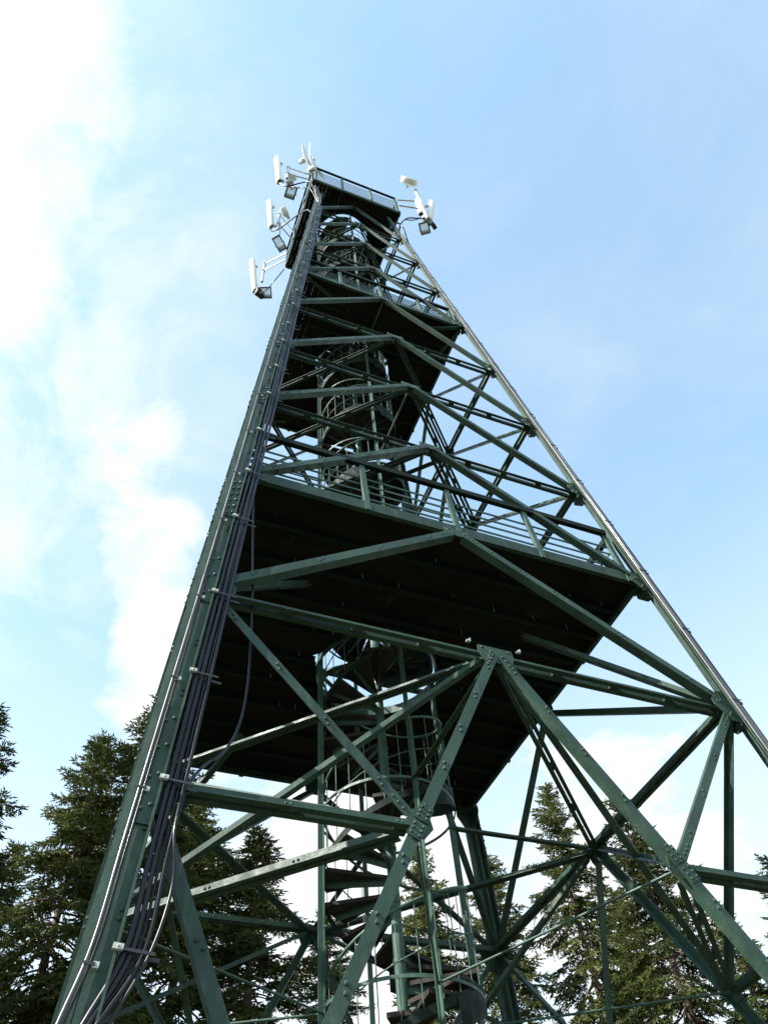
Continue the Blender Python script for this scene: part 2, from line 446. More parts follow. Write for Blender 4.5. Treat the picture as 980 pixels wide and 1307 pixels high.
# corner braces of the bottom panel and struts from the nodes to the stair columns
cr = .30
for k in range(4):
    n1 = fp(N1X, ZL['Y'], k); n2 = fp(-N1X, ZL['Y'], (k+1) % 4)
    double('plan_brace', n1, n2, V((n1.x+n2.x, n1.y+n2.y, 0)).normalized(), h=.08, leg=.05, gap=.025, off=-.02, trim=(.14, .14), sp=.8)
    mA = fp(0, ZL['A'], (k+1) % 4)
    angle('plan_brace', mA, n1, V((0, 0, -1)), .075, .05, trim=(.16, .14), off=0, bolts=.7)
    angle('plan_brace', fp(0, ZL['A'], k), n2, V((0, 0, -1)), .075, .05, trim=(.16, .14), off=.01, bolts=.7)
    # raking struts under the first platform
    zA = ZL['A']; cA = rotk(W3(-hw(zA), -hw(zA), zA), k); q = rotk(W3(-.56, -.56, -.06), k)
    double('raking_strut', cA, q, V((0, 0, -1)).cross(q-cA).normalized(), h=.078, leg=.045, gap=.012, off=0, trim=(.10, 0), sp=.9)
    # corner braces below the second platform
    zF = ZL['F']; cF = rotk(W3(-hw(zF), -hw(zF), zF-.02), k)
    for s in ((-.42, -.62), (-.62, -.42)):
        q = rotk(W3(s[0], s[1], zF-.045), k)
        angle('plan_brace', cF, q, V((0, 0, -1)), .07, .05, trim=(.08, 0), off=.01, bolts=0)
    # column struts and stay rods
    col = rotk(W3(0, -cr, 0), k)
    for z in (ZL['A'],):
        c = col.copy(); c.z = (z-.012)*S+Z0
        double('stay', c, fp(0, z, k), V((0, 0, -1)).cross(n_f := (fp(0, z, k)-c)).normalized(), h=.04, leg=.028, gap=.012, off=0, trim=(0, .15), sp=.8)
    for z in (ZL['D'], ZL['F']-.05, ZL['V']):
        c = col.copy(); c.z = z*S+Z0
        bar('stay', c, fp(0, z, k), .015)
    c = col.copy(); c.z = -1.60*S+Z0
    bar('stay', c, fp(N1X, ZL['Y'], k), .012); bar('stay', c, fp(-N1X, ZL['Y'], k), .012)

# ---------------------------------------------------------------- platforms
HR = .315
def platform(z, half, fascia_h, pw, joist_n, name_rail, rail_h, bars, posts, lean, th=.04, hole=HR):
    """z = underside level in tower units; half = half width in tower units"""
    zf = z*S+Z0; H = half*S; r = hole*S
    mb = MB(); X, Y_, Z = V((1, 0, 0)), V((0, 1, 0)), V((0, 0, 1))
    # fascia frame: four channels, mitred by butting
    for k in range(4):
        ex = rotk(X, k); ey = rotk(Y_, k)
        # channel: web on the outside, flanges turned in
        c0 = ex*(-H + (.0 if k % 2 == 0 else .062)) + ey*(-H) + Z*zf
        ln = 2*H - (0 if k % 2 == 0 else .124)
        poly = [(0, 0), (0, fascia_h), (.06, fascia_h), (.06, fascia_h-.010), (.010, fascia_h-.010), (.010, .010), (.06, .010), (.06, 0)]
        mb.prism(poly, c0, ey, Z, ex*ln)
    frame_ = mb.obj('platform', GREEN, tower)
    # joists parallel to x, under the planks
    top = zf+fascia_h-.004-th
    jz = top-.001
    ys = [-H+.062+(2*H-.124)*(i+1)/(joist_n+1) for i in range(joist_n)]
    for y in ys:
        segs = [(-H+.063, H-.063)]
        if abs(y) < r+.05:
            xx = math.sqrt(max(0, (r+.06)**2-y*y)) if abs(y) < r+.06 else 0
            segs = [(-H+.063, -xx), (xx, H-.063)]
        for a, b in segs:
            mj = MB(); hj = fascia_h-th-.02
            poly = [(-.035, 0), (.035, 0), (.035, -.008), (.004, -.008), (.004, -hj+.008), (.035, -hj+.008), (.035, -hj), (-.035, -hj), (-.035, -hj+.008), (-.004, -hj+.008), (-.004, -.008), (-.035, -.008)]
            mj.prism(poly, V((a, y, jz)), Y_, Z, X*(b-a))
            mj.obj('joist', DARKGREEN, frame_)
    # rim of the stair hole
    mr = MB(); nseg = 40; hr = fascia_h-.01
    for i in range(nseg):
        a0, a1 = 2*math.pi*i/nseg, 2*math.pi*(i+1)/nseg
        p = [V((q*math.cos(a), q*math.sin(a), zz)) for a in (a0, a1) for q in (r-.006, r+.006) for zz in (top-.09, top+th)]
        mr.add(p, [(0, 1, 5, 4), (2, 6, 7, 3), (0, 4, 6, 2), (1, 3, 7, 5)], False)
    mr.obj('hole_rim', GREEN2, frame_)
    # planks along y
    nplank = int(round((2*H-.03)/pw)); pw = (2*H-.03)/nplank
    for i in range(nplank):
        x0 = -H+.015+i*pw; x1 = x0+pw-.0035-rng.random()*.002
        def edge(x): return math.sqrt(max(0, (r+.012)**2-x*x)) if abs(x) < r+.012 else 0
        e0, e1 = edge(x0), edge(x1)
        parts = []
        if e0 > 0 or e1 > 0:
            parts = [([(x0, -H+.012), (x1, -H+.012), (x1, -e1), (x0, -e0)]), ([(x0, e0), (x1, e1), (x1, H-.012), (x0, H-.012)])]
        else: parts = [[(x0, -H+.012), (x1, -H+.012), (x1, H-.012), (x0, H-.012)]]
        dz = (rng.random()-.5)*.004
        for pl in parts:
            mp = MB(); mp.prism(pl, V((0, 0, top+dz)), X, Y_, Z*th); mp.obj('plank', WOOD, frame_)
    # bolts hanging under the planks
    mbt = MB()
    for y in ys:
        x = -H+.2
        while x < H-.15:
            if rng.random() < .42 and math.hypot(x, y) > r+.12:
                l = .05+.05*rng.random(); xx = x+(rng.random()-.5)*.1; yy = y+.05*(1 if rng.random() < .5 else -1)
                mbt.tube([V((xx, yy, top+.002)), V((xx, yy, top-l))], .007, 5)
            x += .28
    mbt.obj('hanging_bolt', GALV, frame_, kind='stuff')
    # railing on the four sides
    for k in range(4):
        ex = rotk(X, k); ey = rotk(Y_, k); nf = -ey
        inc = lean*ey                                # offset per metre of height
        zt = rail_h*S
        def rp(x, h): return ex*x + ey*(-H-.004) + Z*(zf+h) + inc*h
        mt = MB(); e = H-lean*zt-.07
        mt.prism([(-.032, 0), (.032, 0), (.032, .09), (-.032, .09)], rp(-e, zt-.055), ey, Z, ex*2*e)
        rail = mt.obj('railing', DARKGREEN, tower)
        for j, hb in enumerate(bars):
            hbm = hb*S; e = H-lean*hbm-.06
            mbb = MB(); bh = .016 if name_rail != 'T' else .010; mbb.prism([(-.006, -bh), (.006, -bh), (.006, bh), (-.006, bh)], rp(-e, hbm)+ey*.05, ey, Z, ex*2*e); mbb.obj('rail_bar', GREEN2, rail)
        for x in posts:
            mp = MB()
            a = rp(x*S, -.01); b = rp(x*S*(1-.0), zt-.036)
            mp.prism([(-.034, 0), (.034, 0), (.034, .008), (-.026, .008), (-.026, .05), (-.034, .05)], a-ey*.012, ex, ey, b-a)
            mp.obj('rail_post', GREEN2, rail)
    return frame_
platform(-.0, 1.0, .17, .145, 9, 'B', .415, (.12, .18, .24, .30), (-.425, .02, .45, -.93, .93), K)
platform(ZL['F'], hw(ZL['F'])+.0, .15, .145, 6, 'F', .40, (.11, .16, .21, .26, .31), (-.36, 0, .36, -.66, .66), K)
platform(7.20, .57, .22, .13, 5, 'T', .60, tuple(.14+.062*i for i in range(7)), (-.53, -.19, .19, .53), 0.)

# ---------------------------------------------------------------- spiral staircase
stair = None
mb = MB(); mb.tube([V((0, 0, 0)), V((0, 0, 7.4*S+Z0))], .060, 14)
for z in np.arange(.35, 7.4*S+Z0, .62): mb.tube([V((0, 0, z)), V((0, 0, z+.035))], .068, 14)
stair = mb.obj('staircase', GREEN2, tower)
for k in range(4):
    ex = rotk(V((0, -1, 0)), k); ey = rotk(V((1, 0, 0)), k)
    mc = MB()
    o = ex*(cr*S)
    mc.prism([(-.029, -.006), (.029, -.006), (.029, .006), (-.029, .006)], o, ey, ex, V((0, 0, 7.25*S+Z0)))
    mc.prism([(-.0055, .0065), (.0055, .0065), (.0055, .062), (-.0055, .062)], o, ey, ex, V((0, 0, 7.25*S+Z0)))
    z = .4
    while z < 7.2*S+Z0:
        for q in (0, .05): mc.bolt(o+V((0, 0, z+q))+ey*.018+ex*.006, ex, .010, .010)
        z += .74
    mc.obj('stair_column', GREEN2, stair)
def circ(r, z, a0=0, a1=360, n=48): return [V((r*math.cos(R_(a0+(a1-a0)*i/n)), r*math.sin(R_(a0+(a1-a0)*i/n)), z)) for i in range(n+1)]
ringr = cr*S-.012
for z in [-3.05, -2.38, -1.575, -.80, .36, 1.12, 1.92, 2.81, 3.9, 4.7, 5.6, 6.5]:
    mr = MB(); mr.sweep(circ(ringr, z*S+Z0), V((0, 0, 1)), .034, .009); mr.obj('stair_hoop', GREEN2, stair)
PITCH = .81*S; NT = 12; rise = PITCH/NT
phase = lambda zu: 156+360*(zu+1.08)/.81            # tread direction in degrees at height (units)
TR = .285*S
treads = []
z = .12
pr = []
while z < 7.28*S+Z0:
    zu = (z-Z0)/S; a = phase(zu)
    for half_ in (0, 1):
        mt = MB(); r0, r1 = (.055, TR*.60) if half_ == 0 else (TR*.60+.006, TR)
        # each tread is two boards side by side, split along its length
        aL, aR = a-17.5, a+17.5
        am = a
        s0, s1 = (aL, am-.4) if half_ == 0 else (am+.4, aR)
        pts = [V((.058*math.cos(R_(s0)), .058*math.sin(R_(s0)), 0))] + [V((TR*math.cos(R_(s0+(s1-s0)*i/4)), TR*math.sin(R_(s0+(s1-s0)*i/4)), 0)) for i in range(5)] + [V((.058*math.cos(R_(s1)), .058*math.sin(R_(s1)), 0))]
        mt.prism([(p.x, p.y) for p in pts], V((0, 0, z-.045+half_*.002)), V((1, 0, 0)), V((0, 1, 0)), V((0, 0, .043)))
        mt.obj('stair_tread', TREADW, stair)
    # steel bracket below each tread
    mk = MB(); d = V((math.cos(R_(a)), math.sin(R_(a)), 0)); sd = V((-d.y, d.x, 0))
    mk.prism([(-.02, -.046), (.02, -.046), (.02, -.054), (.004, -.054), (.004, -.12), (-.004, -.12), (-.004, -.054), (-.02, -.054)], d*.05+V((0, 0, z)), sd, V((0, 0, 1)), d*(TR-.09))
    mk.obj('tread_bracket', GREEN, stair)
    pr.append((a, z)); z += rise
# balusters, handrail, outer stringer
RB = TR+.012
cnt = 0
for a, z in pr:
    for off in (-7.5, 7.5):
        cnt += 1
        if cnt > 300: break
        zz = z + off/30*rise
        p = V((RB*math.cos(R_(a+off)), RB*math.sin(R_(a+off)), zz-.06))
        mbb = MB(); mbb.tube([p, p+V((0, 0, .98))], .006, 5); mbb.obj('baluster', GREEN2, stair)
def helix(r, dz, z0, z1, n_per=40):
    pts = []; zz = z0
    while zz < z1:
        a = phase((zz-Z0)/S); pts.append(V((r*math.cos(R_(a)), r*math.sin(R_(a)), zz+dz))); zz += PITCH/n_per
    return pts
mh = MB(); mh.tube(helix(RB, .93, .12, 7.1*S+Z0), .017, 7); mh.obj('stair_handrail', GREEN2, stair)
mh = MB(); mh.tube(helix(RB, .45, .12, 7.1*S+Z0), .008, 5); mh.obj('stair_mid_rail', GREEN2, stair)
for za_, zb_, dz_, w_ in ((.12, Z0-.2, -.09, .08), (Z0+.1, 7.1*S+Z0, -.04, .26)):
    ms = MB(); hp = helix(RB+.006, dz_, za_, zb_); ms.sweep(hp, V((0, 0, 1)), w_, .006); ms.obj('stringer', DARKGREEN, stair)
# curved kick panel once in every turn
z = -3.1
for zc_ in (-2.33, -1.517, -.70, .11, .92, 1.73, 2.54, 3.35, 4.16, 4.97, 5.78, 6.59):
    mp = MB(); nn = 14
    a0, a1 = -75, 75
    vs = []
    for i in range(nn+1):
        a = R_(a0+(a1-a0)*i/nn)
        for r_ in (RB+.014, RB+.019):
            for dz in (-.10, .16): vs.append(V((r_*math.cos(a), r_*math.sin(a), zc_*S+Z0+dz+(i/nn-.5)*PITCH*150/360)))
    fs = []
    for i in range(nn):
        b = i*4; c = b+4
        fs += [(b, b+1, c+1, c), (b+2, c+2, c+3, b+3), (b, c, c+2, b+2), (b+1, b+3, c+3, c+1)]
    fs += [(0, 2, 3, 1), (nn*4, nn*4+1, nn*4+3, nn*4+2)]
    mp.add(vs, fs); mp.obj('kick_panel', DARKGREEN, stair)

# ---------------------------------------------------------------- cables on the legs
def legpt(k, z, b, n):
    return legs[k][1](z, b, n)
def smooth(pts, n=6):
    out = []
    P_ = [pts[0]]+pts+[pts[-1]]
    for i in range(1, len(P_)-2):
        for j in range(n):
            t = j/n; a, b, c, d = P_[i-1], P_[i], P_[i+1], P_[i+2]
            out.append(.5*((2*b)+(c-a)*t+(2*a-5*b+4*c-d)*t*t+(3*b-a-3*c+d)*t**3))
    out.append(pts[-1]); return out
def cable(name, pts, r, m_, label, group=None):
    mb = MB(); mb.tube(smooth(pts), r, 12); o = mb.obj(name, m_); thing(o, label, 'cable', group); return o
zs = [-2.6, -2.45, -2.3, -2.15, -2.0, -1.8, -1.6, -1.2, -.8, -.4, 0, .5, 1, 1.5, 2, 2.5, 3, 3.5, 4, 4.5, 5, 5.5, 6, 6.3]
wob = lambda s, z, a=.005: a*math.sin(z*2.1+s*1.7)
RGT = [(.114, .096, .0175, 'thick dark cable running nearest the right edge of the left front leg'),
       (.156, .092, .0160, 'second dark cable from the right edge of the left front leg'),
       (.186, .080, .0090, 'thinnest dark cable of the bundle right of the left front leg'),
       (.212, .086, .0150, 'outermost dark cable of the bundle right of the left front leg')]
for i, (b, n, r, lab) in enumerate(RGT):
    pts = []
    for z in zs:
        bend = max(0, (-2.0-z))
        bb = b*(1-.034*max(0, z)) + wob(i, z) - bend*(.75+.08*i)
        pts.append(legpt(0, z, bb, n+.05*bend+i*.02*min(1, bend*2)))
    pts = [V((pts[0].x-.18, pts[0].y-.08, pts[0].z-1.0))] + pts
    cable('leg_cable', pts, r, CABLE, lab, 'dark cables clipped along the left front leg')
LFT = [(-.054, .096, .0095, CABLEG, 'thin pale cable along the left edge of the left front leg face'),
       (-.032, .094, .010, CABLE, 'thin dark cable on the left part of the left front leg face')]
for i, (b, n, r, m_, lab) in enumerate(LFT):
    pts = []
    for z in zs:
        bend = max(0, (-2.0-z))
        pts.append(legpt(0, z, b*(1-.02*max(0, z)) + wob(i+5, z, .005) - bend*.34, n+.04*bend))
    pts = [V((pts[0].x-.10, pts[0].y-.05, pts[0].z-1.0))] + pts
    cable('leg_cable', pts, r, m_, lab)
# clamps: straps with white clips, sub-parts of the left front leg
a_, b_, n_f = legs[0][2]
for z in [-2.02, -1.62, -1.22, -.82, -.42, -.02, .38, .78, 1.18, 1.58, 1.98, 2.38, 2.78, 3.18, 3.58, 3.98, 4.38, 4.78, 5.18, 5.58, 5.98]:
    sh = (1-.034*max(0, z)); z += (rng.random()-.5)*.10
    mb = MB(); mb.box(legpt(0, z, .185*sh, .122), b_, a_, n_f, .090*sh, .009, .003)
    mb.box(legpt(0, z, .20*sh, .064), b_, a_, n_f, .110*sh, .010, .005); mb.obj('cable_strap', BLACK, legs[0][0])
    mb = MB(); mb.box(legpt(0, z, .074, .132), b_, a_, n_f, .028, .016, .010); mb.bolt(legpt(0, z, .074, .142), n_f, .008, .010)
    mb.obj('cable_clip', CLAMP, legs[0][0])
    mb = MB(); mb.box(legpt(0, z-.035, -.010, .096), b_, a_, n_f, .016, .017, .012); mb.obj('cable_clip', CLAMP, legs[0][0])
    mb = MB(); mb.box(legpt(0, z-.035, -.045, .112), b_, a_, n_f, .030, .008, .003); mb.obj('cable_strap', BLACK, legs[0][0])
# right front leg: cables on the front flange
a1, b1, n1_ = legs[1][2]
# legs[1]: its 'side' flange lies in the front face; outward there is -b1
RC = [(-.052, .014, 'pale cable closest to the outer edge of the right front leg'), (-.083, .014, 'middle pale cable of the three on the right front leg'),
      (-.112, .012, 'innermost pale cable of the three on the right front leg')]
for i, (nn, r, lab) in enumerate(RC):
    pts = [legpt(1, z, -.142+wob(i+9, z, .003), nn*(1-.03*max(0, z))+.030) for z in zs]
    cable('leg_cable', pts, r, CABLEG, lab)
mbx = [(.085, .020)]
pts = [legpt(1, z, -.125+wob(21, z, .003), .022) for z in zs]
cable('leg_cable', pts, .017, CABLE, 'dark cable running up the outer corner of the right front leg')
for z in np.arange(-2.9, 6.2, .42):
    mb = MB(); c = legpt(1, z, -CO-.045, CO-.055)
    mb.box(legpt(1, z, -.158, -.030), n1_, a1, b1, .065, .007, .003)
    mb.obj('cable_strap', BLACK, legs[1][0])
    mb = MB(); mb.box(legpt(1, z, -.105, .062), n1_, a1, b1, .020, .016, .018)
    mb.obj('cable_clip', BLACK, legs[1][0])
# loose cable hanging from the first platform beside the left leg
hp = [(-.943, -1.02, .02), (-.917, -1.03, -.49), (-.902, -1.04, -.75), (-.893, -1.05, -1.07), (-.899, -1.06, -1.24), (-.917, -1.07, -1.35), (-.953, -1.09, -1.44), (-.998, -1.11, -1.50),
      (-1.032, -1.135, -1.575), (-1.046, -1.155, -1.65), (-1.055, -1.175, -1.73)]
pts = [W3(*q) for q in hp] + [legpt(0, z, b, .10) for z, b in ((-1.85, .285), (-2.0, .25), (-2.15, .12), (-2.35, -.02), (-2.6, -.2))]
cable('hanging_cable', pts, .0105, CABLE, 'thin loose cable hanging from the first platform and curving back to the left leg')
# looped cables at the head of the tower
def loop(pts, r, lab, m_=None): return cable('feeder_cable', [W3(*q) for q in pts], r, m_ or CABLE, lab)

# ---------------------------------------------------------------- antennas
def cyl_between(mb, p, q, r, n=10): mb.tube([p, q], r, n)
def panel_antenna(bot, top, face, w, d, label, group=None):
    """rounded radome from bot to top, its broad side turned to direction face"""
    a = (top-bot); ln = a.length; a = a/ln
    f = (face - a*face.dot(a)).normalized(); s = a.cross(f)
    root = empty('panel_antenna', bot); thing(root, label, 'antenna', group)
    mb = MB()
    prof = []
    for i in range(13):
        t = math.pi*i/12; prof.append((-w/2*math.cos(t), -d*.1+d*.75*math.sin(t)**.6 if math.sin(t) > 0 else -d*.1))
    prof = [(-w/2, -d*.35)] + prof + [(w/2, -d*.35)]
    rings = []
    for e, sc in ((0, .82), (.012, .93), (.035, 1), (ln-.035, 1), (ln-.012, .93), (ln, .82)):
        rings.append([s*x*sc + f*y*sc + a*e for x, y in prof])
    nn = len(prof); vs = [q for r in rings for q in r]
    fs = [(i*nn+j, i*nn+(j+1) % nn, (i+1)*nn+(j+1) % nn, (i+1)*nn+j) for i in range(5) for j in range(nn)]
    mb.add(vs, fs, True); mb.add(rings[0], [tuple(range(nn-1, -1, -1))]); mb.add(rings[-1], [tuple(range(nn))])
    mb.obj('radome', WHITE, root)
    mb = MB()
    for x in (-.06, 0, .06): mb.tube([s*x - a*.0, s*x - a*.07], .018, 8)
    mb.box(-a*.012, s, f, a, w*.40, d*.3, .012); mb.obj('connector_plate', BLACK, root)
    for e in (.12*ln, .86*ln):
        mb = MB(); mb.box(a*e - f*(d*.35+.06), s, f, a, .05, .07, .02); mb.tube([a*e - f*(d*.35+.15) - s*.06, a*e - f*(d*.35+.15)+s*.06], .012, 6)
        mb.obj('bracket', GALV, root)
    return root
def dish(c, face, r, label):
    face = face.normalized(); a = face.orthogonal().normalized(); b = face.cross(a)
    root = empty('dish_antenna', c); thing(root, label, 'dish antenna')
    mb = MB(); n = 28; rings = []
    prof = [(0, 0), (.35, .02), (.7, .07), (1, .17), (1.0, .20), (.68, .10), (.34, .05), (.0, .03)]
    vs = []
    for q, h in prof:
        for j in range(n): t = 2*math.pi*j/n; vs.append((a*math.cos(t)+b*math.sin(t))*r*q + face*r*h)
    fs = [(i*n+j, i*n+(j+1) % n, (i+1)*n+(j+1) % n, (i+1)*n+j) for i in range(len(prof)-1) for j in range(n)]
    mb.add(vs, fs, True); mb.obj('reflector', WHITE, root)
    mb = MB(); mb.tube([-face*r*.0, -face*r*.30], r*.22, 14); mb.box(-face*r*.42, a, b, face, r*.14, r*.14, r*.14); mb.obj('mount', GALV, root)
    return root
def drum(c, axis, r, h, label, name='drum_antenna', m_=None, cat='antenna'):
    axis = axis.normalized(); a = axis.orthogonal().normalized(); b = axis.cross(a)
    root = empty(name, c); thing(root, label, cat)
    mb = MB(); n = 24
    prof = [(0, -h*.5), (.55, -h*.5), (.92, -h*.3), (1, -h*.2), (1, h*.42), (.94, h*.5), (0, h*.53)]
    vs = []
    for q, hh in prof:
        for j in range(n): t = 2*math.pi*j/n; vs.append((a*math.cos(t)+b*math.sin(t))*r*q + axis*hh)
    fs = [(i*n+j, i*n+(j+1) % n, (i+1)*n+(j+1) % n, (i+1)*n+j) for i in range(len(prof)-1) for j in range(n)]
    mb.add(vs, fs, True); mb.obj('shell', m_ or WHITE, root)
    mb = MB(); mb.box(-axis*(h*.5+.05), a, b, axis, .05, .05, .05); mb.tube([-axis*(h*.5+.05)-a*.09, -axis*(h*.5+.05)+a*.09], .02, 8); mb.obj('mount', GALV, root)
    return root
def floodlight(c, face, up, w, h, label, d=.10, housing=None):
    face = face.normalized(); up = (up-face*up.dot(face)).normalized(); s = up.cross(face)
    root = empty('floodlight', c); thing(root, label, 'floodlight')
    mb = MB(); t = .035
    for sx in (-1, 1): mb.box(s*sx*(w/2-t/2), s, up, face, t/2, h/2, d/2)
    for sy in (-1, 1): mb.box(up*sy*(h/2-t/2), s, up, face, w/2-t-.001, t/2, d/2-.002)
    mb.box(-face*d*.3-up*(h*.30), s, up, face, w/2-t-.002, h*.10, d*.25)
    mb.obj('housing', BLACK, root)
    mb = MB(); mb.box(face*d*.30, s, up, face, w/2-t-.002, h/2-t-.002, .004); mb.obj('glass', GLASS, root)
    mb = MB(); mb.tube([s*(w/2+.02), s*(w/2+.02)-face*.2, -s*(w/2+.02)-face*.2, -s*(w/2+.02)], .012, 6); mb.obj('yoke', GALV, root)
    return root
def mast(name, pole, arms, label, r=.045, ra=.026):
    """pole = (p,q); arms = list of (p,q) back to the platform"""
    root = empty(name, pole[0]); thing(root, label, 'antenna mount'); o = pole[0]
    mb = MB(); mb.tube([pole[0]-o, pole[1]-o], r, 12); mb.obj('pole', GALV, root)
    for p, q in arms:
        mb = MB(); mb.tube([p-o, q-o], ra, 8); mb.obj('arm', GALV, root)
        mb = MB(); mb.box(p-o, V((1, 0, 0)), V((0, 1, 0)), V((0, 0, 1)), .06, .06, .035); mb.obj('clamp', GALV, root)
    return root
LF = V((-1, -.25, -.15))
# corner above the left front leg
pc = W3(-.895, -.44, 7.35); pt_ = W3(-.895, -.44, 7.95)
mast('antenna_mount', (W3(-.86, -.45, 7.28), W3(-.86, -.45, 7.86)), [(W3(-.86, -.45, 7.80), W3(-.575, -.47, 7.80)), (W3(-.86, -.45, 7.50), W3(-.575, -.47, 7.55))], 'grey pole mount on two arms at the near left corner of the top deck')
panel_antenna(W3(-.935, -.375, 7.30), W3(-1.025, -.485, 7.92), LF, .24, .13, 'white panel antenna at the near left corner of the top deck')
drum(W3(-.80, -.40, 7.62), V((-.2, -1, .1)), .19, .26, 'small white remote radio drum behind the near left panel antenna', 'radio_unit', WHITE, 'radio unit')
drum(W3(-.80, -.37, 7.42), V((-.6, -.8, .0)), .13, .22, 'small dark grey radio unit hanging under the near left drum', 'radio_unit', GREYP, 'radio unit')
floodlight(W3(-.775, -.345, 7.15), -fwd, r2*.31+u2*.95, .34, .42, 'black framed floodlight hanging at the near left corner of the top deck')
# middle of the left edge
mast('antenna_mount', (W3(-.80, .12, 7.12), W3(-.80, .12, 7.84)), [(W3(-.80, .12, 7.74), W3(-.575, .20, 7.50)), (W3(-.80, .12, 7.35), W3(-.575, .22, 7.25))], 'grey braced pole mount halfway along the left edge of the top deck')
panel_antenna(W3(-.875, .145, 7.20), W3(-.968, .035, 7.84), LF, .24, .13, 'white panel antenna halfway along the left edge of the top deck')
drum(W3(-.745, .06, 7.72), V((-.7, -.5, .5)), .12, .34, 'small white cylinder antenna beside the middle left panel antenna', 'radio_unit', WHITE, 'radio unit')
floodlight(W3(-.735, .24, 7.0), -fwd, u2*.86-r2*.5, .30, .52, 'black framed floodlight below the middle left panel antenna')
mbg = MB()
root = empty('grid_antenna', W3(-.765, .17, 7.3)); thing(root, 'small grey grille of rods standing at the left edge of the top deck', 'grille')
for i in range(7):
    p = V((0, 0, .10*i-.25)); mbx_ = MB(); mbx_.tube([p+V((-.03, -.16, 0)), p+V((.06, .16, 0))], .010, 6); mbx_.obj('rod', GALV, root)
# far left corner
mast('antenna_mount', (W3(-.795, .83, 7.15), W3(-.795, .83, 7.92)), [(W3(-.795, .83, 7.82), W3(-.575, .56, 7.72)), (W3(-.795, .83, 7.55), W3(-.575, .56, 7.46))], 'grey pole mount on two long arms at the far left corner of the top deck')
panel_antenna(W3(-.84, 1.0, 7.20), W3(-.965, .85, 7.84), LF, .25, .14, 'white panel antenna on the long arms at the far left corner')
floodlight(W3(-.715, .945, 7.12), -fwd+r2*.15, u2-r2*.08, .44, .40, 'wide floodlight with dark housing at the foot of the far left mount')
rb = empty('equipment_box', W3(-.775, .97, 7.10)); thing(rb, 'black box clamped beside the wide floodlight at the far left mount', 'box')
mb = MB(); mb.box(V((-.02, 0, 0)), V((.95, .3, 0)).normalized(), V((-.3, .95, 0)).normalized(), V((0, 0, 1)), .15, .09, .17); mb.obj('case', BLACK, rb)
mb = MB()
for i in range(5): mb.box(V((-.02-.05+.1*i*.25, -.10, 0)), V((1, 0, 0)), V((0, 1, 0)), V((0, 0, 1)), .006, .03, .15)
mb.obj('cooling_fins', BLACK, rb)
for i in range(3):
    pass
# dishes and whip on the corner
dish(W3(-.675, -.575, 8.02), r2*.94+u2*.34-fwd*.22, .46, 'thin white dish antenna seen edge on, left of the whip aerial')
dish(W3(-.560, -.585, 7.70), r2*.85+u2*.5-fwd*.25, .46, 'white dish antenna seen edge on, in front of the near left rail corner')
wr = empty('whip_aerial', W3(-.615, -.555, 7.6)); thing(wr, 'slim white whip aerial on a pole at the near left corner, highest on the tower', 'aerial')
mb = MB(); mb.tube([V((0, 0, 0)), V((0, 0, 1.75))], .035, 10); mb.obj('pole', GALV, wr)
mb = MB(); mb.tube([V((0, 0, 1.75)), V((0, 0, 4.3))], .030, 10); mb.obj('aerial', WHITE, wr)
mb = MB(); mb.tube([V((.13, 0, 1.62)), V((.13, 0, 1.88))], .07, 10); mb.tube([V((0, 0, 1.65)), V((.13, 0, 1.70))], .02, 6); mb.tube([V((0, 0, 1.35)), V((.14, .02, 1.5))], .03, 6); mb.obj('clamp', GREYP, wr)
# right corner
mast('antenna_mount', (W3(.90, -.63, 7.16), W3(.835, -.675, 8.25)), [(W3(.86, -.655, 7.80), W3(.58, -.56, 7.84)), (W3(.878, -.64, 7.52), W3(.58, -.56, 7.58))], 'stout white pole mount on two arms at the right corner of the top deck', r=.065, ra=.035)
drum(W3(.735, -.72, 8.36), r2*.30+u2*.90-fwd*.38, .33, .26, 'large white drum antenna tilted up on the pole at the right corner')
panel_antenna(W3(.972, -.56, 7.32), W3(1.025, -.665, 7.88), V((1, -.5, -.2)), .30, .20, 'white panel antenna on the right corner mount')
panel_antenna(W3(.865, -.60, 7.42), W3(.835, -.66, 7.80), V((-.6, -1, 0)), .26, .16, 'short white panel antenna between the pole and deck at the right corner')
floodlight(W3(.885, -.535, 7.05), -fwd, u2*.96-r2*.26, .33, .40, 'black framed floodlight under the right corner antennas')
rb = empty('equipment_box', W3(.915, -.60, 7.27)); thing(rb, 'cluster of small grey radio boxes at the foot of the right corner pole', 'radio unit')
for i, (x, y, zz, s) in enumerate(((-.10, 0, .0, .07), (.05, -.03, .05, .08), (-.03, .05, .16, .06), (.12, .05, -.06, .06))):
    mb = MB(); mb.box(V((x, y, zz)), V((.9, .4, 0)).normalized(), V((-.4, .9, 0)).normalized(), V((0, 0, 1)), s, s*.7, s*1.1); mb.obj('case', GREYP if i % 2 else GALV, rb)
rb = empty('equipment_box', W3(1.03, -.55, 7.28)); thing(rb, 'black box hanging right of the right corner panel antenna', 'box')
mb = MB(); mb.box(V((0, 0, 0)), V((.8, .6, 0)).normalized(), V((-.6, .8, 0)).normalized(), V((0, .1, 1)).normalized(), .09, .07, .20); mb.obj('case', BLACK, rb)
mb = MB(); mb.box(V((0, 0, .21)), V((.8, .6, 0)).normalized(), V((-.6, .8, 0)).normalized(), V((0, 0, 1)), .06, .05, .02); mb.obj('lid', GREYP, rb)
